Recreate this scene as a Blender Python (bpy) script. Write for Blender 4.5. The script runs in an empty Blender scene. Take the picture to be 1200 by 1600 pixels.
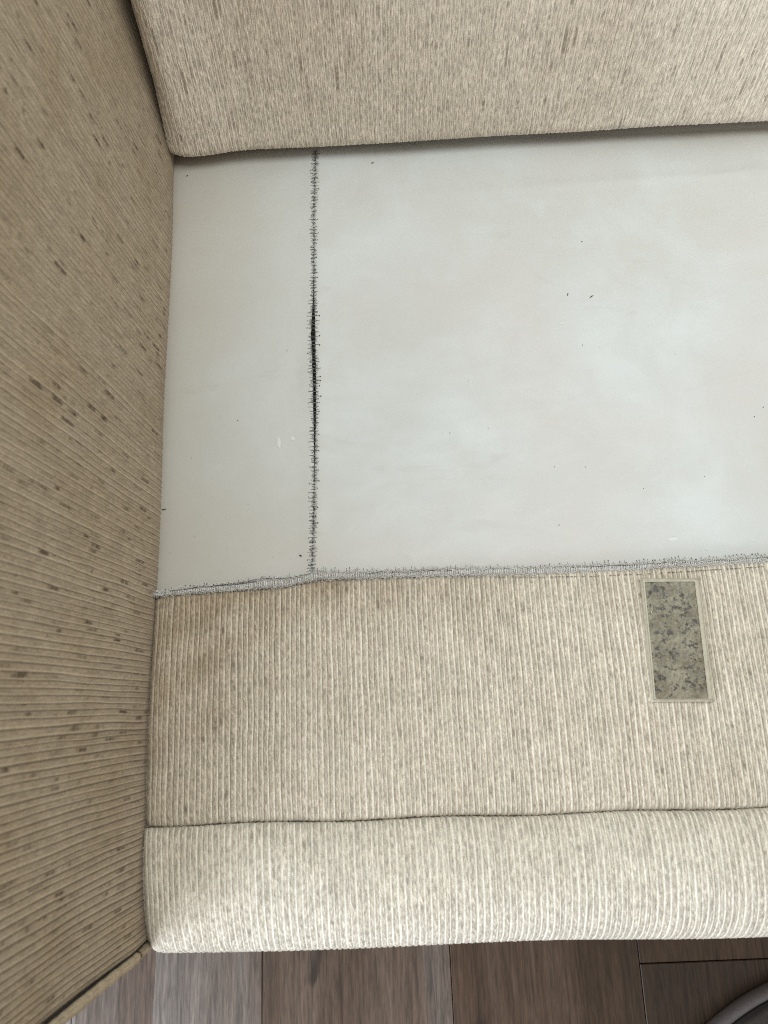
import bpy, math, random
import numpy as np
from mathutils import Vector, Matrix

random.seed(7)
rng = np.random.default_rng(7)
scene = bpy.context.scene
COL = scene.collection

# ------------------------------------------------------------------ camera
# metres: x along the seat, y towards the backrest, z up from the floor
cam_d = bpy.data.cameras.new("camera")
cam = bpy.data.objects.new("camera", cam_d)
COL.objects.link(cam)
pitch, roll = math.atan(300.0 / 1130.0), 0.04
cp, sp = math.cos(pitch), math.sin(pitch)
r0, u0, v0 = Vector((1, 0, 0)), Vector((0, cp, sp)), Vector((0, sp, -cp))
right = r0 * math.cos(roll) - u0 * math.sin(roll)
up = r0 * math.sin(roll) + u0 * math.cos(roll)
m = Matrix((right, up, -v0)).transposed().to_4x4()
m.translation = Vector((0, 0, 1.06))
cam.matrix_world = m
cam_d.sensor_fit = 'VERTICAL'
cam_d.sensor_height = 9.8
cam_d.sensor_width = 7.35
cam_d.lens = 9.8 * 1130.0 / 1600.0
cam_d.clip_start = 0.02
cam_d.clip_end = 50
cam_d.dof.use_dof = True
cam_d.dof.focus_distance = 0.78
cam_d.dof.aperture_fstop = 2.0
scene.camera = cam

# ------------------------------------------------------------------ light
world = bpy.data.worlds.new("World")
scene.world = world
world.use_nodes = True
bg = world.node_tree.nodes["Background"]
bg.inputs[0].default_value = (1.0, 0.935, 0.835, 1)
bg.inputs[1].default_value = 0.56


def area(name, loc, target, sx, sy, power, col):
    d = bpy.data.lights.new(name, 'AREA')
    d.shape = 'RECTANGLE'
    d.size, d.size_y, d.energy, d.color = sx, sy, power, col
    o = bpy.data.objects.new(name, d)
    COL.objects.link(o)
    o.location = loc
    o.rotation_euler = (Vector(target) - Vector(loc)).to_track_quat('-Z', 'Y').to_euler()
    return o


area("window_light", (-1.7, -1.7, 1.0), (-0.1, -0.25, 0.25), 1.2, 1.5, 82, (0.84, 0.92, 1.0))
area("room_light", (0.42, 0.72, 2.1), (0.25, 0.25, 0.4), 1.3, 1.1, 23, (0.92, 1.0, 0.99))
scene.view_settings.view_transform = 'Standard'
scene.view_settings.look = 'None'
scene.view_settings.exposure = 0
scene.view_settings.gamma = 1
scene.cycles.filter_width = 1.0
scene.cycles.use_denoising = False

# ------------------------------------------------------------------ helpers


def empty(name, loc=(0, 0, 0)):
    o = bpy.data.objects.new(name, None)
    COL.objects.link(o)
    o.location = loc
    o.empty_display_size = 0.1
    return o


def link(name, me, mat, parent=None):
    o = bpy.data.objects.new(name, me)
    COL.objects.link(o)
    if mat:
        me.materials.append(mat)
    if parent:
        o.parent = parent
        o.matrix_parent_inverse = Matrix.Translation(-parent.location) if parent.type == 'EMPTY' else Matrix()
    return o


def grid_mesh(name, P, attrs=None, flip=False, smooth=True):
    """P: (nu, nv, 3) array of points -> quad mesh"""
    nu, nv = P.shape[:2]
    me = bpy.data.meshes.new(name)
    idx = np.arange(nu * nv).reshape(nu, nv)
    a, b, c, d = idx[:-1, :-1], idx[1:, :-1], idx[1:, 1:], idx[:-1, 1:]
    q = np.stack([a, d, c, b] if flip else [a, b, c, d], -1).reshape(-1, 4).astype(np.int32)
    me.vertices.add(nu * nv)
    me.vertices.foreach_set("co", P.reshape(-1).astype(np.float32))
    me.loops.add(q.size)
    me.loops.foreach_set("vertex_index", q.reshape(-1))
    me.polygons.add(len(q))
    me.polygons.foreach_set("loop_start", np.arange(0, q.size, 4, dtype=np.int32))
    me.polygons.foreach_set("loop_total", np.full(len(q), 4, dtype=np.int32))
    me.update(calc_edges=True)
    if smooth:
        me.polygons.foreach_set("use_smooth", np.ones(len(q), dtype=bool))
    for k, v in (attrs or {}).items():
        at = me.attributes.new(k, 'FLOAT', 'POINT')
        at.data.foreach_set("value", v.reshape(-1).astype(np.float32))
    return me


def poly_mesh(name, verts, faces, smooth=False):
    me = bpy.data.meshes.new(name)
    me.from_pydata([tuple(v) for v in verts], [], faces)
    me.update()
    if smooth:
        me.polygons.foreach_set("use_smooth", np.ones(len(me.polygons), dtype=bool))
    return me


def box_data(x0, x1, y0, y1, z0, z1, b=0.0):
    """box whose top edges are chamfered by b"""
    if b:
        v = [(x0, y0, z0), (x1, y0, z0), (x1, y1, z0), (x0, y1, z0),
             (x0, y0, z1 - b), (x1, y0, z1 - b), (x1, y1, z1 - b), (x0, y1, z1 - b),
             (x0 + b, y0 + b, z1), (x1 - b, y0 + b, z1), (x1 - b, y1 - b, z1), (x0 + b, y1 - b, z1)]
        f = [(3, 2, 1, 0), (0, 1, 5, 4), (1, 2, 6, 5), (2, 3, 7, 6), (3, 0, 4, 7),
             (4, 5, 9, 8), (5, 6, 10, 9), (6, 7, 11, 10), (7, 4, 8, 11), (8, 9, 10, 11)]
    else:
        v = [(x0, y0, z0), (x1, y0, z0), (x1, y1, z0), (x0, y1, z0), (x0, y0, z1), (x1, y0, z1), (x1, y1, z1), (x0, y1, z1)]
        f = [(3, 2, 1, 0), (0, 1, 5, 4), (1, 2, 6, 5), (2, 3, 7, 6), (3, 0, 4, 7), (4, 5, 6, 7)]
    return v, f


class Tubes:
    """many thin threads gathered in one mesh"""

    def __init__(self):
        self.v, self.f = [], []

    def add(self, pts, r, n=4):
        pts = [Vector(p) for p in pts]
        base = len(self.v)
        for i, p in enumerate(pts):
            t = (pts[min(i + 1, len(pts) - 1)] - pts[max(i - 1, 0)])
            t = t.normalized() if t.length > 1e-9 else Vector((1, 0, 0))
            s = t.cross(Vector((0, 0, 1)))
            s = s.normalized() if s.length > 1e-4 else Vector((1, 0, 0))
            q = t.cross(s)
            rr = r[i] if isinstance(r, (list, tuple)) else r
            for k in range(n):
                a = 2 * math.pi * k / n
                self.v.append(p + s * (math.cos(a) * rr) + q * (math.sin(a) * rr))
        for i in range(len(pts) - 1):
            for k in range(n):
                k2 = (k + 1) % n
                self.f.append((base + i * n + k, base + i * n + k2, base + (i + 1) * n + k2, base + (i + 1) * n + k))
        e = base + (len(pts) - 1) * n
        self.f.append(tuple(base + k for k in reversed(range(n))))
        self.f.append(tuple(e + k for k in range(n)))

    def blob(self, p, r, flat=0.6):
        base = len(self.v)
        px, py, pz = p
        a0 = random.random() * 6
        ring = [(px + r * random.uniform(.7, 1.2) * math.cos(a0 + k * 1.2566), py + r * random.uniform(.7, 1.2) * math.sin(a0 + k * 1.2566), pz) for k in range(5)]
        self.v += [(px, py, pz + r * flat)] + ring + [(px, py, pz - r * flat)]
        for k in range(5):
            a, b = base + 1 + k, base + 1 + (k + 1) % 5
            self.f += [(base, a, b), (base + 6, b, a)]

    def build(self, name, mat, parent=None, smooth=True):
        return link(name, poly_mesh(name, self.v, self.f, smooth), mat, parent)


def snoise(n, step, amp=1.0, g=rng):
    """smooth 1-d noise of n samples with knots every `step` samples"""
    k = max(4, int(n / step) + 4)
    y = g.standard_normal(k)
    x = np.arange(n) / n * (k - 1.001)
    i = x.astype(int)
    t = x - i
    t = t * t * (3 - 2 * t)
    return amp * (y[i] * (1 - t) + y[i + 1] * t)


# ------------------------------------------------------------------ materials


def new_mat(name):
    mt = bpy.data.materials.new(name)
    mt.use_nodes = True
    nt = mt.node_tree
    return mt, nt, nt.nodes["Principled BSDF"]


def N(nt, typ, **kw):
    n = nt.nodes.new(typ)
    for k, v in kw.items():
        if k == 'inp':
            for kk, vv in v.items():
                n.inputs[kk].default_value = vv
        else:
            setattr(n, k, v)
    return n


def mixc(nt, fac, a, b, blend='MIX'):
    n = nt.nodes.new('ShaderNodeMix')
    n.data_type = 'RGBA'
    n.blend_type = blend
    n.clamp_factor = True
    for sock, val in ((n.inputs[0], fac), (n.inputs[6], a), (n.inputs[7], b)):
        if isinstance(val, bpy.types.NodeSocket):
            nt.links.new(val, sock)
        elif isinstance(val, (int, float)):
            sock.default_value = val
        else:
            sock.default_value = (*val, 1)
    return n.outputs[2]


def ramp(nt, src, stops):
    n = nt.nodes.new('ShaderNodeValToRGB')
    el = n.color_ramp.elements
    while len(el) < len(stops):
        el.new(0.5)
    for e, (p, c) in zip(el, stops):
        e.position = p
        e.color = (c, c, c, 1) if isinstance(c, (int, float)) else (*c, 1)
    nt.links.new(src, n.inputs[0])
    return n.outputs[0]


def noise(nt, scale, detail=3, rough=0.55, coord=None, dist=0.0):
    n = N(nt, 'ShaderNodeTexNoise', inp={'Scale': scale, 'Detail': detail, 'Roughness': rough, 'Distortion': dist})
    if coord:
        nt.links.new(coord, n.inputs['Vector'])
    return n.outputs['Fac']


def mapping(nt, coord, scale=(1, 1, 1), loc=(0, 0, 0), rot=(0, 0, 0)):
    n = N(nt, 'ShaderNodeMapping', inp={'Scale': scale, 'Location': loc, 'Rotation': rot})
    nt.links.new(coord, n.inputs['Vector'])
    return n.outputs['Vector']


def math_node(nt, op, a, b=None, clamp=False):
    n = nt.nodes.new('ShaderNodeMath')
    n.operation = op
    n.use_clamp = clamp
    for s, v in zip(n.inputs, (a, b)):
        if v is None:
            continue
        if isinstance(v, (int, float)):
            s.default_value = v
        else:
            nt.links.new(v, s)
    return n.outputs[0]


def objco(nt):
    return nt.nodes.new('ShaderNodeTexCoord').outputs['Object']


def bump(nt, src, strength, dist, normal=None):
    n = N(nt, 'ShaderNodeBump', inp={'Strength': strength, 'Distance': dist})
    nt.links.new(src, n.inputs['Height'])
    if normal:
        nt.links.new(normal, n.inputs['Normal'])
    return n.outputs['Normal']


def attr(nt, name, typ='GEOMETRY'):
    n = nt.nodes.new('ShaderNodeAttribute')
    n.attribute_name = name
    n.attribute_type = typ
    return n.outputs['Fac']


def fabric(name, ground, cord, dash, soil_shade, soil_amount, soil_scale=9.0):
    mt, nt, bs = new_mat(name)
    co = objco(nt)
    fine = noise(nt, 900, 2, 0.6, co)
    mid = noise(nt, 60, 4, 0.6, co)
    g = mixc(nt, 1.0, ground, ramp(nt, attr(nt, 'nub'), [(0.0, 0.55), (0.5, 1.0), (1.0, 1.6)]), 'MULTIPLY')
    c = mixc(nt, attr(nt, 'cord'), g, cord)
    c = mixc(nt, attr(nt, 'dash'), c, dash)
    c = mixc(nt, 1.0, c, ramp(nt, fine, [(0.25, 0.80), (0.5, 1.0), (0.75, 1.2)]), 'MULTIPLY')
    c = mixc(nt, 1.0, c, ramp(nt, mid, [(0.25, 0.90), (0.5, 1.0), (0.75, 1.08)]), 'MULTIPLY')
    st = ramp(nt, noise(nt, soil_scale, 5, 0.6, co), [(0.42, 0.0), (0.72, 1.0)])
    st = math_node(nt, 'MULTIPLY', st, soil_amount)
    st = math_node(nt, 'ADD', st, attr(nt, 'soil_shade'), True)  # attribute adds border stains and the painted shade near the arm
    c = mixc(nt, st, c, mixc(nt, 1.0, c, soil_shade, 'MULTIPLY'))
    nt.links.new(c, bs.inputs['Base Color'])
    bs.inputs['Roughness'].default_value = 0.92
    bs.inputs['Specular IOR Level'].default_value = 0.15
    bs.inputs['Sheen Weight'].default_value = 0.12
    bs.inputs['Sheen Roughness'].default_value = 0.5
    nt.links.new(bump(nt, fine, 0.5, 0.0006), bs.inputs['Normal'])
    return mt


M = {}
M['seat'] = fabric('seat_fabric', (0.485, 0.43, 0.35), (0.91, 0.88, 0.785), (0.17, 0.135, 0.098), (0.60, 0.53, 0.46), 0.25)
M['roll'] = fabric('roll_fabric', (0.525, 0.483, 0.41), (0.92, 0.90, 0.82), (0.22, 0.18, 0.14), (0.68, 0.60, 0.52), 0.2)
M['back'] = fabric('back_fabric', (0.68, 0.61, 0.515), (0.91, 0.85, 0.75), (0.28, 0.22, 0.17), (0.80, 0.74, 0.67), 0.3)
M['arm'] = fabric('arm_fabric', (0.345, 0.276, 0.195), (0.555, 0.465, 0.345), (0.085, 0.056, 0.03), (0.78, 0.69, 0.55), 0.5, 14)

mt, nt, bs = new_mat('lining_cloth')
co = objco(nt)
big = noise(nt, 7, 5, 0.6, co, 0.4)
med = noise(nt, 22, 4, 0.6, mapping(nt, co, (1, 1.8, 1)), 0.8)
c = mixc(nt, ramp(nt, big, [(0.40, 0), (0.60, 1)]), (0.535, 0.54, 0.525), (0.575, 0.60, 0.60))
c = mixc(nt, ramp(nt, med, [(0.52, 0), (0.74, 0.6)]), c, (0.56, 0.58, 0.575))
smear = noise(nt, 9, 6, 0.62, mapping(nt, co, (1, 2.5, 1), (3.1, 0.7, 0)), 1.2)
c = mixc(nt, ramp(nt, smear, [(0.60, 0), (0.80, 0.45)]), c, (0.43, 0.415, 0.385))
tan = noise(nt, 3.1, 3, 0.5, mapping(nt, co, (1, 1, 1), (5.3, 2.2, 0)))
c = mixc(nt, ramp(nt, tan, [(0.48, 0), (0.66, 0.5)]), c, (0.485, 0.455, 0.41))
pk = noise(nt, 5.5, 3, 0.5, mapping(nt, co, (1, 1, 1), (8.3, 4.2, 0)))
c = mixc(nt, ramp(nt, pk, [(0.48, 0), (0.66, 0.6)]), c, (0.555, 0.53, 0.52))
fl = noise(nt, 38, 5, 0.7, mapping(nt, co, (0.8, 1.7, 1), (1.3, 8.7, 0)), 1.5)
c = mixc(nt, ramp(nt, fl, [(0.66, 0), (0.74, 0.35)]), c, (0.62, 0.63, 0.615))
c = mixc(nt, attr(nt, 'soil_shade'), c, (0.37, 0.335, 0.28))  # painted shade by arm and backrest, with lint along the seam
nt.links.new(c, bs.inputs['Base Color'])
nt.links.new(ramp(nt, med, [(0.3, 0.42), (0.7, 0.6)]), bs.inputs['Roughness'])
bs.inputs['Specular IOR Level'].default_value = 0.35
wv = noise(nt, 1500, 1, 0.5, co)
nb = bump(nt, wv, 0.12, 0.0002)
nt.links.new(bump(nt, noise(nt, 16, 3, 0.5, co), 0.25, 0.004, nb), bs.inputs['Normal'])
M['lining'] = mt


def plain(name, col, rough=0.8, var=0.15, scale=300, spec=0.2):
    mt, nt, bs = new_mat(name)
    co = objco(nt)
    f = noise(nt, scale, 3, 0.6, co)
    c = mixc(nt, 1.0, col, ramp(nt, f, [(0.25, 1 - var), (0.75, 1 + var)]), 'MULTIPLY')
    nt.links.new(c, bs.inputs['Base Color'])
    bs.inputs['Roughness'].default_value = rough
    bs.inputs['Specular IOR Level'].default_value = spec
    nt.links.new(bump(nt, f, 0.3, 0.0008), bs.inputs['Normal'])
    return mt


M['black'] = plain('black_webbing', (0.012, 0.012, 0.013), 0.9)
M['thread'] = plain('dark_thread', (0.045, 0.045, 0.05), 0.8)
M['seam_brown'] = plain('brown_thread', (0.10, 0.08, 0.06), 0.9)
M['stitch'] = plain('grey_thread', (0.09, 0.09, 0.095), 0.8)
M['fray'] = plain('grey_fray', (0.40, 0.39, 0.37), 0.95, 0.5, 420)
M['fray_thread'] = plain('pale_thread', (0.68, 0.665, 0.635), 0.95, 0.3, 700)
M['fuzz'] = plain('grey_fuzz', (0.25, 0.25, 0.255), 0.95, 0.3, 700)
M['piping'] = plain('piping_cloth', (0.40, 0.325, 0.23), 0.95, 0.35, 900)
M['speck'] = plain('dark_speck', (0.06, 0.05, 0.045), 0.8)
M['chip'] = plain('pale_fleck', (0.63, 0.64, 0.62), 0.6, 0.05)
M['slipper'] = plain('grey_felt', (0.085, 0.077, 0.077), 0.9, 0.25, 500)
M['slipper_sole'] = plain('slipper_sole', (0.12, 0.106, 0.109), 0.75, 0.15, 300)
M['dark_trim'] = plain('dark_trim', (0.02, 0.018, 0.018), 0.9)
M['clear'] = plain('clear_rim', (0.42, 0.39, 0.305), 0.35, 0.12, 260, 0.5)

mt, nt, bs = new_mat('soiled_hook_tape')
co = objco(nt)
f1 = noise(nt, 55, 6, 0.65, co, 0.6)
f2 = noise(nt, 210, 4, 0.6, mapping(nt, co, (1, 1, 1), (2, 7, 1)), 0.1)
f3 = noise(nt, 420, 3, 0.7, co)
fib = noise(nt, 240, 3, 0.6, mapping(nt, co, (0.35, 2.4, 1), (0, 0, 0), (0, 0, 0.6)), 1.0)
c = mixc(nt, ramp(nt, f1, [(0.35, 0), (0.65, 1)]), (0.135, 0.113, 0.068), (0.27, 0.242, 0.172))
c = mixc(nt, ramp(nt, fib, [(0.5, 0), (0.72, 0.55)]), c, (0.28, 0.27, 0.225))
c = mixc(nt, ramp(nt, f3, [(0.58, 0), (0.68, 0.6)]), c, (0.05, 0.042, 0.028))
c = mixc(nt, ramp(nt, f2, [(0.55, 0), (0.63, 0.92)]), c, (0.03, 0.024, 0.015))
sp_ = noise(nt, 130, 3, 0.6, mapping(nt, co, (1, 1, 1), (9, 4, 2)), 0.1)
c = mixc(nt, ramp(nt, sp_, [(0.58, 0), (0.65, 0.9)]), c, (0.04, 0.035, 0.032))
c = mixc(nt, 1.0, c, ramp(nt, f3, [(0.3, 0.75), (0.7, 1.2)]), 'MULTIPLY')
nt.links.new(c, bs.inputs['Base Color'])
bs.inputs['Roughness'].default_value = 0.5
bs.inputs['Coat Weight'].default_value = 0.1
bs.inputs['Coat Roughness'].default_value = 0.25
nt.links.new(bump(nt, f2, 0.5, 0.0008), bs.inputs['Normal'])
M['tape'] = mt

# wood-look planks: each plank carries its wood tone plus painted floor shade (0 pale grey .. 1 dark brown)
mt, nt, bs = new_mat('wood_plank')
co = objco(nt)
tone = attr(nt, 'tone', 'OBJECT')
seed = attr(nt, 'seed', 'OBJECT')
cb = nt.nodes.new('ShaderNodeCombineXYZ')
nt.links.new(seed, cb.inputs[0])
nt.links.new(seed, cb.inputs[2])
va = nt.nodes.new('ShaderNodeVectorMath')
va.operation = 'ADD'
nt.links.new(co, va.inputs[0])
nt.links.new(cb.outputs[0], va.inputs[1])
vec = va.outputs[0]
band = noise(nt, 12, 3, 0.55, mapping(nt, vec, (1, 0.12, 1)), 0.3)
gr = noise(nt, 190, 6, 0.65, mapping(nt, vec, (1, 0.05, 1)), 0.5)
gr2 = noise(nt, 380, 4, 0.65, mapping(nt, vec, (1, 0.10, 1)), 0.4)
blot = noise(nt, 30, 3, 0.6, mapping(nt, vec, (1, 0.35, 1)))
vo = N(nt, 'ShaderNodeTexVoronoi', inp={'Scale': 1.0, 'Randomness': 1.0})
vo.voronoi_dimensions = '1D'
sx = nt.nodes.new('ShaderNodeSeparateXYZ')
nt.links.new(vec, sx.inputs[0])
wob = math_node(nt, 'MULTIPLY', math_node(nt, 'SUBTRACT', noise(nt, 6, 2, 0.5, mapping(nt, vec, (1, 0.6, 1))), 0.5), 0.03)
nt.links.new(math_node(nt, 'MULTIPLY', math_node(nt, 'ADD', sx.outputs[0], wob), 17), vo.inputs['W'])
strip = math_node(nt, 'MULTIPLY', math_node(nt, 'SUBTRACT', vo.outputs['Color'], 0.5), 0.55)
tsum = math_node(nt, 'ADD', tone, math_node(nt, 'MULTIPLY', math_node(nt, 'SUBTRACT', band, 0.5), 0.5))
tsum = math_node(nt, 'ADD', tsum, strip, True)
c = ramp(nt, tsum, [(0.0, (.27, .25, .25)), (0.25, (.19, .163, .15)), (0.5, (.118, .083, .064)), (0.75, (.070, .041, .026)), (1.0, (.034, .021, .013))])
c = mixc(nt, 1.0, c, ramp(nt, gr, [(0.3, 0.45), (0.5, 1.0), (0.72, 1.4)]), 'MULTIPLY')
c = mixc(nt, 1.0, c, ramp(nt, gr2, [(0.3, 0.65), (0.5, 1.0), (0.7, 1.3)]), 'MULTIPLY')
c = mixc(nt, ramp(nt, blot, [(0.62, 0), (0.75, 0.6)]), c, mixc(nt, 1.0, c, (0.55, 0.5, 0.5), 'MULTIPLY'))
kn = noise(nt, 14, 2, 0.5, mapping(nt, vec, (1, 0.4, 1), (4, 4, 4)), 0.6)
c = mixc(nt, ramp(nt, kn, [(0.66, 0), (0.72, 0.85)]), c, (0.02, 0.013, 0.01))
nt.links.new(c, bs.inputs['Base Color'])
bs.inputs['Roughness'].default_value = 0.45
bs.inputs['Specular IOR Level'].default_value = 0.4
nt.links.new(bump(nt, gr, 0.25, 0.0008), bs.inputs['Normal'])
M['plank'] = mt
M['subfloor'] = plain('grout', (0.06, 0.05, 0.045), 0.95)

# ------------------------------------------------------------------ floor
v, f = box_data(-2.2, 2.4, -2.2, 1.6, -0.06, -0.012)
floor = link('floor', poly_mesh('floor', v, f), M['subfloor'])
floor['kind'] = 'structure'
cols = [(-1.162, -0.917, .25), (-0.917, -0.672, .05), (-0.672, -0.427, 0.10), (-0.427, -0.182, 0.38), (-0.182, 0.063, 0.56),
        (0.063, 0.308, 0.82), (0.308, 0.553, .95), (0.553, 0.798, 0.9), (0.798, 1.043, .7), (1.043, 1.288, .85)]  # wood tones, with a standing person's shadow painted into the right-hand planks
ends = [-0.1, -0.55, 0.05, 0.22, -0.62, -0.66, -0.338, -0.5, 0.1, -.3]
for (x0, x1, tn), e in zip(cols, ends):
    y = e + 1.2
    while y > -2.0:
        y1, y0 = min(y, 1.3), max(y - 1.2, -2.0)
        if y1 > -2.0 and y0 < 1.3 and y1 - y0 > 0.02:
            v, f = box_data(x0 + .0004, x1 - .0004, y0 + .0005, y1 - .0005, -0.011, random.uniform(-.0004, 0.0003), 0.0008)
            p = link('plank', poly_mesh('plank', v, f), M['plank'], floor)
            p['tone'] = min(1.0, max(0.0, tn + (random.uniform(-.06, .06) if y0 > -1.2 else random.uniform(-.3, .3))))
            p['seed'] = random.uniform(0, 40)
        y -= 1.2

# ------------------------------------------------------------------ sofa
sofa = empty('sofa', (0.0, 0.2, 0.0))
sofa['label'] = 'beige ribbed fabric sofa with its seat cushion removed, white lining laid bare'
sofa['category'] = 'sofa'

OFF = np.array([-.5, -.32, -.2, -.1, 0., .1, .2, .32])


def ribbed(S, ulen, V, pitch, seed, cord_h=0.0009, nub_h=0.00022, cord_w=0.15, dash_rate=0.0, dash_len=(.01, .04),
           wander=0.0006, cord_low=0.6, soil_shade=None, step=None, dash_in=.12, groove=.4, gmin=.15, dash_soft=1.0):
    """ribbed cloth over the surface S(u, v): raised cords run along v, the cloth between them is nubbly, some
    furrows hold dark slubs, and a shadow line is painted beside each cord. Returns points and the attributes cord, nub, dash, soil."""
    g = np.random.default_rng(seed)
    nr = int(ulen / pitch)
    w = pitch * (1 + g.uniform(-.24, .24, nr))
    w *= ulen / w.sum()
    cen = np.cumsum(w) - w / 2
    V = np.asarray(V)
    nv = len(V)
    vs = (V[-1] - V[0]) / nv if step is None else step
    U = (cen[:, None] + OFF[None, :] * w[:, None]).reshape(-1)
    r = np.repeat(np.arange(nr), len(OFF))
    o = np.tile(OFF, nr)
    # slow sideways wander shared by neighbouring cords, plus a little of each cord's own
    k = max(6, int((V[-1] - V[0]) / 0.045))
    kn = g.standard_normal((nr + 8, k + 2))
    ker = np.array([.1, .2, .4, .2, .1])
    sh = sum(kk * kn[i:i + nr] for i, kk in enumerate(ker)) * 1.3 + 0.45 * g.standard_normal((nr, k + 2))
    xi = (V - V[0]) / (V[-1] - V[0]) * (k + .99)
    i0 = np.clip(xi.astype(int), 0, k)
    t = xi - i0
    t = t * t * (3 - 2 * t)
    wan = (sh[:, i0] * (1 - t) + sh[:, i0 + 1] * t) * wander * .6
    UU = U[:, None] + wan[r] * 1.0
    VV = np.broadcast_to(V, UU.shape)
    prof = np.exp(-(o / cord_w) ** 2)[:, None]
    k2 = max(8, int((V[-1] - V[0]) / 0.009))
    an = g.uniform(0, 1, (nr, k2 + 2))
    xi = (V - V[0]) / (V[-1] - V[0]) * (k2 + .99)
    i0 = np.clip(xi.astype(int), 0, k2)
    t = xi - i0
    amp = an[:, i0] * (1 - t) + an[:, i0 + 1] * t
    base = g.uniform(cord_low, 1.05, nr)[:, None]
    amp = np.clip(base * (0.5 + 0.65 * amp), 0, 1.15)
    amp = amp * (1 + 0.10 * g.standard_normal(amp.shape))
    cord = np.clip(prof * amp[r], 0, 1)
    nub = g.standard_normal(UU.shape)
    nub[:, 1:-1] = .25 * nub[:, :-2] + .5 * nub[:, 1:-1] + .25 * nub[:, 2:]
    nub /= nub.std()
    dm = np.zeros((2, nr + 1, nv))      # the two halves of every furrow
    if dash_rate:
        for q in range(nr + 1):
            x = V[0]
            rate = dash_rate * g.choice([.2, .5, 1, 1.9])
            while True:
                x += g.exponential(1 / rate)
                if x >= V[-1]:
                    break
                L = g.uniform(*dash_len)
                mk = g.choice(3, p=[.5, .2, .3])
                a = dash_soft * g.uniform(.15, 1.0) ** 1.5
                for hf in ((0,), (1,), (0, 1))[mk]:
                    x0 = x + g.uniform(-.1, .1) * L
                    e = np.clip(np.minimum(V - x0, x0 + L - V) / .004, 0, 1)
                    dm[hf, q] = np.maximum(dm[hf, q], e * a)
                x += L
        dm *= np.clip(1 + .4 * g.standard_normal(dm.shape), 0, 1.3)
    gap = np.where(o > 0, r + 1, r)
    side = np.clip((np.abs(o) - dash_in) / .12, 0, 1)[:, None]
    dash = np.clip(dm[np.where(o > 0, 0, 1), gap] * side, 0, 1)
    gk = max(8, int((V[-1] - V[0]) / 0.02))
    gn = g.uniform(gmin, 1.0, (nr, gk + 2)) * g.uniform(.4 + .5 * gmin, 1.1, nr)[:, None]
    xi = (V - V[0]) / (V[-1] - V[0]) * (gk + .99)
    i0 = np.clip(xi.astype(int), 0, gk)
    t = xi - i0
    gv = gn[:, i0] * (1 - t) + gn[:, i0 + 1] * t
    cord_shade = groove * np.exp(-((o - .21) / .09) ** 2)[:, None] * gv[r]  # shadow line beside each cord, painted through the dash colour
    dash = np.maximum(dash, np.clip(cord_shade, 0, 1))
    H = cord_h * prof * amp[r] + nub_h * nub * (1 - .7 * prof) - 0.0004 * dash
    P = S(UU, VV)
    du = (S(UU + 5e-4, VV) - S(UU - 5e-4, VV))
    dv = (S(UU, VV + 5e-4) - S(UU, VV - 5e-4))
    nrm = np.cross(du, dv)
    nrm /= np.linalg.norm(nrm, axis=-1, keepdims=True) + 1e-12
    P = P + nrm * H[..., None]
    so = soil_shade(UU, VV) if soil_shade is not None else np.zeros(UU.shape)
    return P, {'cord': cord, 'nub': np.clip(.5 + .2 * nub, 0, 1), 'dash': dash, 'soil_shade': np.clip(so, 0, 1)}


def polycurve(pts):
    """arc-length parametrised, Catmull-Rom smoothed 2-d curve"""
    p = np.array(pts, float)
    p = np.vstack([2 * p[0] - p[1], p, 2 * p[-1] - p[-2]])
    out = []
    for i in range(1, len(p) - 2):
        t = np.linspace(0, 1, 24, endpoint=False)[:, None]
        a, b, c, d = p[i - 1], p[i], p[i + 1], p[i + 2]
        out.append(.5 * ((2 * b) + (c - a) * t + (2 * a - 5 * b + 4 * c - d) * t ** 2 + (3 * b - a - 3 * c + d) * t ** 3))
    q = np.vstack(out + [p[-2:-1]])
    s = np.concatenate([[0], np.cumsum(np.linalg.norm(np.diff(q, axis=0), axis=1))])
    return s, q


XL, XR = -0.234, 0.72
W = XR - XL

# --- fabric border between the lining and the front roll
hemx = [-.24, -.2135, -.1617, -.0969, -.0615, .0565, .1448, .2331, .3514, .75]
hemy = [.1035, .1037, .1051, .1073, .1128, .1118, .1105, .111, .1135, .114]


def hem(x):
    return np.interp(x, hemx, hemy)


def roll_seam(x):
    return -0.0928 - 0.0085 * (x + .21) + 0.0008 * np.sin(x * 40)


def S_border(u, v):
    x = XL + u
    y0, y1 = hem(x), roll_seam(x)
    t = np.clip(v, 0, 1)
    y = y0 + (y1 - y0) * v
    z = .4005 + .0035 * np.sin(np.pi * t) - .0045 * np.exp(-(1 - v) / .022) + .0012 * np.sin(x * 31 + v * 4) * np.sin(np.pi * t)
    z = z - .008 * np.exp(-np.clip(x + .2155, 0, 9) / .0035)
    return np.stack([x, y, z], -1)


def S_border_m(u, v):            # v in metres
    return S_border(u, v / .204)


def border_soil_shade(u, v):  # dirt by the hem, plus light falloff towards the arm painted in
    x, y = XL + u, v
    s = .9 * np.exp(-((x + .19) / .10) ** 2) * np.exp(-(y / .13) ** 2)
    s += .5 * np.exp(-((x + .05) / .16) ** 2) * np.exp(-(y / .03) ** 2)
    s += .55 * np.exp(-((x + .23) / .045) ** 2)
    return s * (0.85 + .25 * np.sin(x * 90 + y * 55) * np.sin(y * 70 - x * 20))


P, A = ribbed(S_border_m, W, np.linspace(0, .204, 176), .0047, 11, soil_shade=border_soil_shade, dash_rate=16, dash_len=(.003, .013), cord_low=.75, cord_w=.14, groove=1.3, gmin=.3)
A['dash'] *= .8
link('seat_border', grid_mesh('seat_border', P, A, flip=True), M['seat'], sofa)

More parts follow.
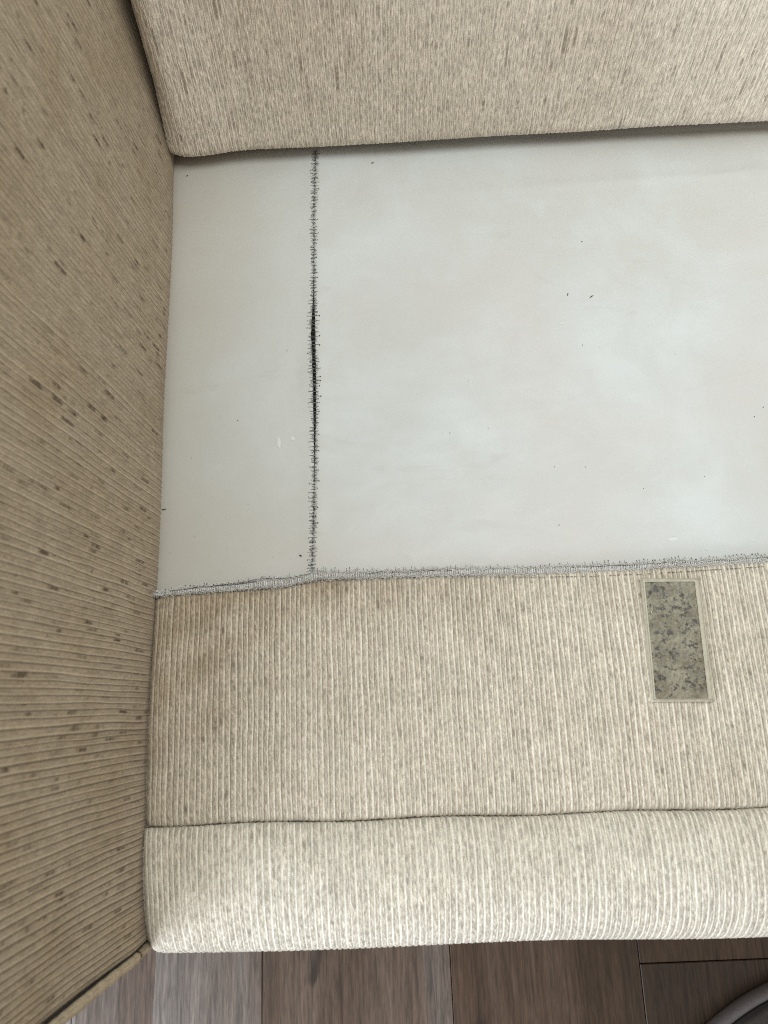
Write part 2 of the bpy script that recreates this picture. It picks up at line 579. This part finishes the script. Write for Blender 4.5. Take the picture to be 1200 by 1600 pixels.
# --- front roll
rs, rq = polycurve([(-.0942, .392), (-.0958, .398), (-.101, .4022), (-.115, .4055), (-.137, .4060), (-.160, .4015), (-.180, .391),
                    (-.1955, .373), (-.2025, .350), (-.200, .326), (-.189, .308), (-.17, .297), (-.15, .295)])


def S_roll(u, v):
    x = XL + .0085 + u
    y = np.interp(v, rs, rq[:, 0])
    z = np.interp(v, rs, rq[:, 1])
    e = np.exp(-np.clip(x + .2215, 0, None) / .005)       # the roll's end tucks in beside the arm
    k = np.clip(v / .12, 0, 1)
    y = y + (roll_seam(x) + .0945) * (1 - k) - .0085 * (x + .21) * k + e * .004 * k + .0012 * np.sin(x * 17) * k
    z = z - e * .006 + .001 * np.sin(x * 23 + 1) * k - .006 * np.exp(-np.clip(x + .2185, 0, 9) / .003)
    x = x + .012 * np.sin(np.clip(v / .15, 0, 1) * np.pi) * np.exp(-(x + .22) / .10) * 0.5
    return np.stack([x, y, z], -1)


VR = np.concatenate([np.linspace(0, .16, 120), np.linspace(.163, rs[-1], 24)])
P, A = ribbed(S_roll, W - .0085, VR, .0050, 12, cord_h=.0011, dash_rate=12, dash_len=(.003, .012), cord_low=.75, cord_w=.145, groove=1.05, gmin=.25, step=.0013,
              soil_shade=lambda u, v: .45 * np.exp(-((u - .02) / .05) ** 2) * np.exp(-(v / .07) ** 2))  # arm's shadow on the roll's left end, put into the colour
A['dash'] *= .7
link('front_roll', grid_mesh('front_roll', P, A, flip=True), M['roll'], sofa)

# dark thread in the seam between border and roll
tb = Tubes()
xs = np.linspace(XL + .014, XR, 420)
for i in range(0, len(xs) - 4, 3):
    if random.random() < .62 - .3 * (xs[i] > .1):
        tb.add([(xs[i + k], float(roll_seam(xs[i + k])) + random.uniform(-.0006, .0006), .3962 + random.uniform(-.0005, .0006)) for k in range(4)], .00042)
o = tb.build('seam_thread', M['seam_brown'], sofa)
o['kind'] = 'stuff'

# --- backrest
lipx = [-.24, -.2148, -.1919, -.1691, -.1491, -.1228, -.0563, .0159, .1376, .2243, .3117, .4336, .75]
lipy = [.578, .578, .5763, .578, .5815, .5831, .5829, .5844, .588, .589, .5922, .5935, .596]
BL = -.2165
bs_, bq = polycurve([(.06, .404), (.03, .402), (.012, .402), (.003, .405), (.0, .411), (.002, .420), (.010, .445), (.024, .49),
                     (.040, .545), (.055, .60), (.080, .69), (.095, .73), (.125, .755), (.165, .76), (.19, .74), (.20, .70), (.20, .30), (.20, .06)])


def S_back(u, v):
    x = BL + u
    y = np.interp(v, bs_, bq[:, 0])
    z = np.interp(v, bs_, bq[:, 1])
    fr = np.clip(1 - (v - .05) / .5, 0, 1)
    lip = np.interp(x, lipx, lipy)
    a = np.clip((x - BL) / .022, 0, 1)
    e = (1 - np.sqrt(1 - (1 - a) ** 2 + 1e-9))            # rounded left end
    up_ = np.clip((z - .41) / .06, 0, 1)
    y = y + lip * fr + .586 * (1 - fr) + e * .036 * np.where(v < bs_[-1] * .55, 1, 0) * (.25 + .75 * up_) - .004 * np.sin(np.clip((z - .41) / .3, 0, 1) * np.pi)
    y = y + .0015 * np.sin(x * 21 + z * 9) * up_
    return np.stack([x + 0 * v, y, z], -1)


i_vis = .46
VB = np.concatenate([np.linspace(0, i_vis, 270), np.linspace(i_vis + .006, bs_[-1], 40)])
P, A = ribbed(S_back, XR - BL, VB, .0044, 13, cord_h=.0006, nub_h=.00022, dash_rate=16, dash_len=(.006, .03), wander=.0005, cord_low=.3, cord_w=.13, groove=.9, step=.0017)
A['dash'] *= .75
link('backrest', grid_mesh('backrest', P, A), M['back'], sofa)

# --- armrest
YF, YB = -.190, .80
as_, aq = polycurve([(-.2185, .20), (-.2190, .30), (-.2160, .36), (-.2150, .40), (-.2185, .44), (-.2245, .52), (-.2300, .62), (-.2335, .70), (-.238, .735),
                     (-.255, .757), (-.285, .762), (-.42, .762), (-.450, .757), (-.466, .74), (-.470, .71), (-.470, .40), (-.470, .06)])


def S_arm(u, v):
    y = YB - u
    x = np.interp(v, as_, aq[:, 0])
    z = np.interp(v, as_, aq[:, 1])
    x = x + .0014 * np.sin(y * 19 + z * 6) * np.sin(z * 14) * (z > .3)
    yy = y - .002 * np.sin(z * 9) - .035 * np.clip(z - .40, -.1, .4) * np.clip((.1 - y) / .3, 0, 1) * 0
    e = np.clip((YF + .012 - y) / .012, 0, 1)
    x = x - .005 * e ** 2 * (x > -.3) + .004 * e ** 2 * (x < -.44)
    return np.stack([x, yy, z], -1)


VA = np.concatenate([np.linspace(0, .15, 20), np.linspace(.152, .60, 250), np.linspace(.61, as_[-1], 50)])
P, A = ribbed(S_arm, YB - YF, VA, .0051, 14, cord_h=.0010, nub_h=.00012, cord_w=.19, gmin=.5, dash_rate=48, dash_len=(.003, .022), dash_soft=.95, wander=.0007, cord_low=.6, step=.0018, groove=1.9)
A['nub'] = .5 + .45 * (A['nub'] - .5)
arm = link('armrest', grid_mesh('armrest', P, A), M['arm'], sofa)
# front panel of the arm and the welt round it
ring = np.array([[np.interp(s, as_, aq[:, 0]), np.interp(s, as_, aq[:, 1])] for s in np.linspace(.0, as_[-1], 160)])
ring = np.vstack([[[-.2185, .06]], ring])
cx, cz = -.345, .42
rows = []
for t in np.linspace(0, 1, 14):
    q = ring * (1 - t) + np.array([cx, cz]) * t
    rows.append(np.stack([q[:, 0], np.full(len(q), YF - .001 - .012 * math.sin(t * math.pi / 2)), q[:, 1]], -1))
P = np.stack(rows, 0)
z0 = np.zeros(P.shape[:2])
link('arm_front', grid_mesh('arm_front', P, {'cord': z0, 'nub': rng.uniform(.2, .8, z0.shape), 'dash': z0, 'soil_shade': z0}, flip=True), M['arm'], arm)
tb = Tubes()
pts = []
for i, s in enumerate(np.linspace(.0, as_[-1], 420)):
    x, z = np.interp(s, as_, aq[:, 0]), np.interp(s, as_, aq[:, 1])
    pts.append((x - .0035 * (1 if x > -.3 else -1 if x < -.44 else 0), YF - .0035, z - (.003 if .75 < z else 0)))
tb.add(pts, [.0042 + .0005 * random.uniform(-1, 1) for _ in pts], 8)
link('piping', poly_mesh('piping', tb.v, tb.f, True), M['piping'], arm)
# thin thread line beside the welt
tb = Tubes()
tb.add([(p[0] + .0005, YF + .0018, p[2]) for p in pts if p[0] > -.3], .0007, 4)
tb.build('welt_seam', M['dark_trim'], arm)

# --- white lining, two panels joined along a seam that gapes
seam_y = np.array([.124, .1796, .231, .2778, .3261, .369, .428, .5134, .5869, .70])[::1]
seam_x = np.array([-.0691, -.0671, -.0655, -.0648, -.0646, -.0652, -.0637, -.0625, -.0594, -.057])
gap_y = np.array([.10, .15, .20, .225, .25, .27, .29, .31, .325, .345, .365, .39, .41, .44, .50, .56, .60, .70])
gap_w = np.array([.02, .05, .1, .5, 1.3, 2.2, 3.0, 2.8, 3.8, 3.6, 4.6, 3.2, .9, .15, .02, .2, .1, .02]) * 1e-3


def seam_x_at(y):
    return np.interp(y, seam_y, seam_x)


def gap_at(y):
    return np.interp(y, gap_y, gap_w) * (1 + .18 * np.sin(y * 610) * np.sin(y * 233))


def lining_z(x, y):
    sag = np.clip((y - .11) / .1, 0, 1) * np.clip((.66 - y) / .15, 0, 1)
    z = .3965 - .0045 * sag + .0012 * np.sin(x * 9 + 1) * np.sin(y * 11) + .0005 * np.sin(x * 34 + y * 21) * np.sin(y * 29 - x * 8) + .0009 * np.exp(-((y - .535 - .03 * (x - .2)) / .006) ** 2) * np.clip(x * 4, 0, 1)
    d = np.abs(x - seam_x_at(y))
    z = z - .007 * np.exp(-np.clip(x + .222, 0, 9) / .006) - .004 * np.exp(-np.clip(.60 - y, 0, 9) / .02)
    return z + .0010 * np.exp(-(d / .012) ** 2) - .0006 * np.exp(-(d / .0018) ** 2)


def lining_panel(side):
    ys = np.linspace(hem(0) - .006, .68, 300)
    n = 40 if side < 0 else 130
    t = np.linspace(0, 1, n) ** 1.6
    rows = []
    edge = seam_x_at(ys) + side * gap_at(ys) * .5
    far = -.236 if side < 0 else XR
    for tt in t:
        x = edge + (far - edge) * tt
        y0 = hem(x) - .004
        y = y0 + (ys - ys[0]) * (.68 - y0) / (.68 - ys[0])
        rows.append(np.stack([x, y, lining_z(x, y)], -1))
    e = rows[0].copy()
    e[:, 2] -= .004
    e[:, 0] += side * .0004
    P = np.stack([e] + rows, 0)
    X, Y = P[..., 0], P[..., 1]
    so = .55 * np.exp(-((.59 - Y) / .03)) * np.clip((X - .05) / .3, 0.25, 1) + .30 * np.exp(-(X + .222) / .03)  # shade below the backrest and beside the arm, painted into the cloth
    so += .45 * np.clip((-.03 - X) / .15, 0, 1)  # arm's wider shade over the left panel, also painted
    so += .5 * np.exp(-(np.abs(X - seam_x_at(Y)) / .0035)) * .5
    me = grid_mesh('seat_lining', P, {'soil_shade': np.clip(so, 0, .7)}, flip=side < 0)
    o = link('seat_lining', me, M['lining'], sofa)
    o['label'] = 'narrow white lining panel between armrest and stitched seam' if side < 0 else 'broad white lining panel under the backrest'
    return o


lin_l = lining_panel(-1)
lin_r = lining_panel(1)
v, f = box_data(-.095, -.035, .09, .68, .375, .3885)
link('underlay', poly_mesh('underlay', v, f), M['black'], sofa)

# stitches of the lining seam: ladder threads across the gap with a dark knot at each end, and short fuzz
tb, fz = Tubes(), Tubes()
y = .118
while y < .592:
    x0 = float(seam_x_at(y))
    hw = float(gap_at(y)) * .5
    zz = float(lining_z(x0 + .006, y)) + .0006
    L, R_ = random.uniform(.0022, .0050), random.uniform(.0022, .0050)
    if random.random() < .86:
        tb.add([(x0 - hw - L, y + random.uniform(-.0008, .0008), zz - .0004), (x0 - hw - L * .4, y + random.uniform(-.0004, .0004), zz + .0001), (x0 - hw * .5, y, zz - .0006)],
               [.00014, .00018, .0002], 3)
        if random.random() < .65:
            tb.blob((x0 - hw - L, y + random.uniform(-.0008, .0008), zz), random.uniform(.0003, .0006))
    if random.random() < .80:
        tb.add([(x0 + hw + R_, y + random.uniform(-.0008, .0008), zz - .0004), (x0 + hw + R_ * .4, y, zz + .0001), (x0 + hw * .4, y + random.uniform(-.0006, .0006), zz - .0006)],
               [.00014, .00018, .0002], 3)
        if random.random() < .5:
            tb.blob((x0 + hw + R_, y + random.uniform(-.0008, .0008), zz), random.uniform(.0004, .0008))
    for _ in range(2):      # threads that cross the gap
        (fz if random.random() < .6 else tb).add([(x0 - hw - .0008, y + random.uniform(-.001, .001), zz - .0007), (x0 + hw + .0008, y + random.uniform(-.001, .001), zz - .0007)], .0003, 3)
    if random.random() < .5:      # dark lumps along the closed parts
        tb.blob((x0 + random.uniform(-.0007, .0007), y + random.uniform(-.001, .001), zz - .0003), random.uniform(.0004, .0011))
    y += random.uniform(.0028, .0056)
for i in range(1000):
    y = random.uniform(.12, .59)
    x0 = float(seam_x_at(y))
    hw = float(gap_at(y)) * .5
    s = random.choice((-1, 1))
    a = random.uniform(-.9, .9)
    L = random.uniform(.001, .004) * (1.3 if y > .5 else 1)
    zz = float(lining_z(x0 + .005, y))
    p = Vector((x0 + s * (hw * random.uniform(.2, 1)), y, zz - .0002))
    q = p + Vector((s * L * math.cos(a), L * math.sin(a), random.uniform(0, .0012)))
    fz.add([p, (p + q) / 2 + Vector((0, random.uniform(-.0005, .0005), .0006)), q], .00013, 3)
o = tb.build('lining_stitches', M['stitch'], sofa)
o['kind'] = 'stuff'
o = fz.build('lining_fuzz', M['fuzz'], sofa)
o['kind'] = 'stuff'

# --- frayed hem where the fabric border is overlocked onto the lining
g = np.random.default_rng(5)
xs = np.linspace(XL + .012, XR, 900)
wid = np.interp(xs, [-.24, -.215, -.17, -.11, -.06, 0, .1, .2, .3, .5, .75], [.004, .0045, .0065, .0095, .0085, .008, .0078, .007, .0062, .006, .006])
wid = wid + .0008 * snoise(len(xs), 12, 1, g)
tt = np.linspace(0, 1, 10)
Y = hem(xs)[:, None] - .0015 + (wid + .0015)[:, None] * tt[None, :]
Z = .3985 + .0032 * np.sin(np.pi * np.clip(tt, .08, 1))[None, :] + .0006 * g.standard_normal(Y.shape)
Z[:, -1] = .3948
P = np.stack([np.broadcast_to(xs[:, None], Y.shape), Y + .0003 * g.standard_normal(Y.shape), Z], -1)
hem_o = link('frayed_hem', grid_mesh('frayed_hem', P, smooth=True), M['fray'], sofa)
tb, dk = Tubes(), Tubes()
x = XL + .022
while x < XR:                 # zigzag of pale overlock thread
    w = float(np.interp(x, xs, wid))
    y0 = float(hem(x))
    d = random.uniform(.0008, .0014)
    tb.add([(x, y0 - .0003 + random.uniform(-.0006, .0006), .4012), (x + d * .6, y0 + w * .5, .4026), (x + d * random.uniform(.7, 1.6), y0 + w * random.uniform(.8, 1.02), .4002)],
           [.00030, .00042, .0003], 4)
    tb.add([(x + d, y0 + random.uniform(0, .001), .4013), (x + d * .4, y0 + w * .45, .4024), (x + d * random.uniform(-.8, .4), y0 + w * random.uniform(.6, 1.05), .4)],
           [.00026, .00036, .00026], 4)
    x += random.uniform(.0013, .0026)
for i in range(6500):          # loose fibres
    x = random.uniform(XL + .012, XR)
    w = float(np.interp(x, xs, wid))
    y = float(hem(x)) + w * random.uniform(-.12, 1.12)
    a = random.uniform(0, 6.283)
    L = random.uniform(.0012, .0045)
    z = .4018 + random.uniform(-.0008, .001)
    b = Vector((math.cos(a) * L, math.sin(a) * L * .7, random.uniform(-.0006, .0008)))
    p = Vector((x, y, z))
    tb.add([p, p + b * .5 + Vector((random.uniform(-.0008, .0008), random.uniform(-.0008, .0008), .0005)), p + b], random.uniform(.00012, .00024), 3)
for i in range(40):           # a few long threads lying along the edge
    x = random.uniform(-.21, .5)
    w = float(np.interp(x, xs, wid))
    L = random.uniform(.015, .05)
    t0 = random.uniform(.2, .9)
    tb.add([(x + L * k / 6, float(hem(x + L * k / 6)) + w * (t0 + .25 * math.sin(k * 1.1 + i)), .4022) for k in range(7)], .00022, 3)
ob = tb.build('loose_fibres', M['fray_thread'], hem_o)
ob['kind'] = 'stuff'
x = XL + .025
while x < XR:
    w = float(np.interp(x, xs, wid))
    y1 = float(hem(x)) + w
    top = y1 + random.uniform(.001, .0048) * (.6 if x < -.1 else 1)
    sl = random.uniform(-.0012, .0018)
    if random.random() < .88:
        dk.add([(x, y1 - random.uniform(.003, .006), .4016), (x + sl * .5, y1 - .001, .3990), (x + sl, top, .3962)], [.0002, .00024, .00022], 3)
        if random.random() < .7:
            dk.blob((x + sl, top, .3962), random.uniform(.0004, .00075))
    if random.random() < .3:
        xx = x + random.uniform(-.001, .001)
        dk.add([(xx, y1 - w * random.uniform(.1, .5), .4022), (xx + random.uniform(-.0015, .0015), y1 - w * random.uniform(.5, .9), .4018)], .0002, 3)
    x += random.uniform(.0024, .0052)
for x0, x1, off in [(-.02, .03, .55), (.03, .06, .6), (.17, .26, .62), (.26, .34, .5), (-.2, -.12, .75), (-.16, -.07, .85), (.34, .5, .6)]:
    dk.add([(x0 + (x1 - x0) * k / 9, float(hem(x0 + (x1 - x0) * k / 9)) + float(np.interp(x0 + (x1 - x0) * k / 9, xs, wid)) * (off + random.uniform(-.08, .08)), .4026) for k in range(10)], .00028, 3)
for k in range(260):           # row of lower seam stitches
    x = XL + .014 + k * (W - .02) / 260
    if random.random() < .75:
        h_ = .0006 + .0042 * min(1, max(0, (x - .04) / .15))
        dk.add([(x, float(hem(x)) - h_, .4022), (x + .0026, float(hem(x)) - h_ - .0002 + random.uniform(-.0003, .0003), .4022)], .00028, 3)
ob = dk.build('overlock_stitches', M['thread'], hem_o)
ob['kind'] = 'stuff'

# --- hook tape patch stuck to the border
TL, TR, BR, BLc = (np.array(p) for p in ((.2315, .1015), (.2848, .0998), (.2812, -.0090), (.2275, -.0072)))


def tape_pt(s, t, z):
    p = (TL * (1 - s) + TR * s) * (1 - t) + (BLc * (1 - s) + BR * s) * t
    return (p[0], p[1], .4050 + .0005 * math.sin(t * 3.1) + z)


def tape_slab(s0, s1, t0, t1, z0, z1, n=36, mflat=.0):
    ns, ntt = n // 2, n
    rows = []
    for i in range(ns + 1):
        row = []
        for j in range(ntt + 1):
            s, t = s0 + (s1 - s0) * i / ns, t0 + (t1 - t0) * j / ntt
            row.append(tape_pt(s, t, z1 + mflat * random.gauss(0, 1)))
        rows.append(row)
    top = np.array(rows)
    pad = np.zeros((ns + 3, ntt + 3, 3))
    pad[1:-1, 1:-1] = top
    pad[0, 1:-1], pad[-1, 1:-1] = top[0], top[-1]
    pad[:, 0], pad[:, -1] = pad[:, 1], pad[:, -2]
    pad[0, :, 2] -= (z1 - z0); pad[-1, :, 2] -= (z1 - z0)
    pad[1:-1, 0, 2] -= (z1 - z0); pad[1:-1, -1, 2] -= (z1 - z0)
    return pad


tape = link('hook_tape', grid_mesh('hook_tape', tape_slab(0, 1, 0, 1, -.003, .0006), flip=True), M['clear'], sofa)
tape['label'] = 'small rectangular strip of soiled translucent hook tape on the ribbed border'
face = link('tape_face', grid_mesh('tape_face', tape_slab(.055, .90, .03, .975, .0003, .0010, 80, .0002), flip=True), M['tape'], tape)
tb = Tubes()
for (s0, t0, s1, t1) in ((0.012, .01, .012, .99), (.988, .01, .988, .99), (.012, .01, .988, .01), (.012, .99, .988, .99)):
    tb.add([tape_pt(s0 + (s1 - s0) * k / 10, t0 + (t1 - t0) * k / 10, .0007) for k in range(11)], .00045, 6)
tb.build('tape_edge', M['clear'], tape)
tb = Tubes()
for i in range(150):
    s, t = random.uniform(.1, .89), random.uniform(.04, .97)
    p = Vector(tape_pt(s, t, .0015))
    a = random.uniform(0, 6.28)
    L = random.uniform(.001, .005)
    q = p + Vector((math.cos(a) * L, math.sin(a) * L, 0))
    tb.add([p, (p + q) / 2 + Vector((random.uniform(-.001, .001), random.uniform(-.001, .001), .0004)), q], random.uniform(.0001, .0002), 3)
lint = tb.build('lint', M['fuzz'], tape)
lint['kind'] = 'stuff'

# --- body under the seat, kept behind the roll
v, f = box_data(-.2185, XR, -.165, .76, .05, .372)
z8 = None
base = link('base', poly_mesh('base', v, f), M['piping'], sofa)
for x in (-.43, XR - .06):
    for y in (-.15, .72):
        v, f = box_data(x - .025, x + .025, y - .025, y + .025, 0.0008, .062)
        link('foot', poly_mesh('foot', v, f), M['dark_trim'], sofa)
v, f = box_data(-.465, -.219, -.185, .79, .06, .10)
link('arm_bottom', poly_mesh('arm_bottom', v, f), M['dark_trim'], sofa)

# ------------------------------------------------------------------ specks on the lining
tb = Tubes()
for (x, y, r) in [(.2205, .464, .0011), (.2081, .3439, .0008), (.0677, .2546, .0008), (.1668, .2154, .0007), (.1056, .2576, .0006), (.1964, .2141, .0007),
                  (-.092, .3507, .0008), (-.1411, .277, .0008), (.368, .2592, .0008), (.3785, .2689, .0009), (.1646, .1568, .0008),
                  (.2495, .19, .0006), (-.0797, .1366, .0009), (-.0868, .2545, .0006), (-.1056, .1364, .0005), (-.18, .16, .0005), (-.13, .19, .0005),
                  (-.186, .24, .0006), (-.203, .145, .0005), (.09, .31, .0005), (.3, .33, .0005), (.31, .2, .0005)]:
    tb.blob((x, y, float(lining_z(x, y)) + .0002), r * .72)
for (x, y, dx, dy) in [(.2233, .3986, .004, .0025), (.1993, .4027, .0008, .003), (.0027, .5722, .003, .0005), (-.211, .1887, .005, .0004), (-.0797, .1372, .003, -.0012), (-.2, .565, .002, .001)]:
    z = float(lining_z(x, y)) + .0003
    tb.add([(x - dx / 2, y - dy / 2, z), (x, y + .0003, z + .0003), (x + dx / 2, y + dy / 2, z)], [.00022, .0005, .00022], 4)
ck = Tubes()
for (x, y, a, b) in [(-.1005, .252, .0022, .0062), (-.0868, .2555, .0022, .0024), (.27, .139, .006, .002), (.19, .37, .004, .0015), (.30, .128, .0015, .001), (.345, .135, .003, .001)]:
    z = float(lining_z(x, y)) + .0002
    n0 = len(ck.v)
    ck.v += [(x + a * random.uniform(.8, 1.1) * math.cos(t * .628), y + b * random.uniform(.8, 1.1) * math.sin(t * .628), z) for t in range(10)] + [(x, y, z + .0004)]
    ck.f += [(n0 + t, n0 + (t + 1) % 10, n0 + 10) for t in range(10)]
o = ck.build('dried_paint_flecks', M['chip'])
o['kind'] = 'stuff'
o['label'] = 'pale dried flecks stuck to the white seat lining'
o['category'] = 'flecks'
o = tb.build('dust_specks', M['speck'])
o['kind'] = 'stuff'
o['label'] = 'tiny dark dust specks scattered over the white seat lining'
o['category'] = 'dust'

# ------------------------------------------------------------------ slipper at the corner
sl = empty('slipper', (.457, -.431, 0))
sl['label'] = 'dark grey rounded slipper on the brown floor, only its toe edge in view'
sl['category'] = 'slipper'
ang = math.radians(24)
ca, sa = math.cos(ang), math.sin(ang)


def foot_outline(scale_l, scale_w, n=72):
    """toe end an ellipse, heel end a little narrower"""
    out = []
    for k in range(n):
        a = 2 * math.pi * k / n
        x, y = math.cos(a), math.sin(a)
        wd = .063 * (1 - .10 * (1 - x) * .5)
        out.append((x * .145 * scale_l, y * wd * scale_w))
    return out


def slip_mesh(levels):
    """levels: list of (scale_l, scale_w, z)"""
    n = 72
    vv, ff = [], []
    for (a, b, z) in levels:
        for (x, y) in foot_outline(a, b, n):
            vv.append((.457 + x * ca - y * sa, -.431 + x * sa + y * ca, z(x, y) if callable(z) else z))
    for i in range(len(levels) - 1):
        for k in range(n):
            k2 = (k + 1) % n
            ff.append((i * n + k, i * n + k2, (i + 1) * n + k2, (i + 1) * n + k))
    ff.append(tuple(reversed(range(n))))
    ff.append(tuple((len(levels) - 1) * n + k for k in range(n)))
    return vv, ff


v, f = slip_mesh([(.95, .93, .0006), (1.0, 1.0, .005), (1.01, 1.02, .013), (1.0, 1.0, .020), (.975, .955, .0245), (.94, .90, .0255), (.91, .85, .0235), (.90, .83, .020)])
link('sole', poly_mesh('sole', v, f, True), M['slipper_sole'], sl)
v, f = slip_mesh([(.905, .84, .0205), (.90, .835, .0245), (.893, .815, .0265)])
link('welt', poly_mesh('welt', v, f, True), M['dark_trim'], sl)
v, f = slip_mesh([(.90, .82, .0215), (.895, .81, .0235), (.88, .78, .0240)])
link('insole', poly_mesh('insole', v, f, True), M['dark_trim'], sl)
# vamp over the toe half, open towards the heel
ss, ts = np.linspace(0, 1, 26), np.linspace(-1, 1, 25)
G = np.zeros((26, 25, 3))
for i, q in enumerate(ss):
    xl = -.145 * .888 + (.145 * .888 + .028) * q
    w = .063 * (1 - .10 * (1 - xl / .145) * .5) * .80 * math.sqrt(max(0.0, 1 - (xl / (.145 * .888)) ** 2))
    H = .004 + .048 * math.sin(min(1, q * 1.05) * math.pi / 2)
    for j, t_ in enumerate(ts):
        yl = t_ * w
        z = .0235 + H * (1 - abs(t_) ** 2.4)
        xb = xl + .018 * t_ * t_ * q ** 3
        G[i, j] = (.457 + xb * ca - yl * sa, -.431 + xb * sa + yl * ca, z)
o = link('upper', grid_mesh('upper', G), M['slipper'], sl)
so_ = o.modifiers.new('thick', 'SOLIDIFY')
so_.thickness = .0035
so_.offset = -1
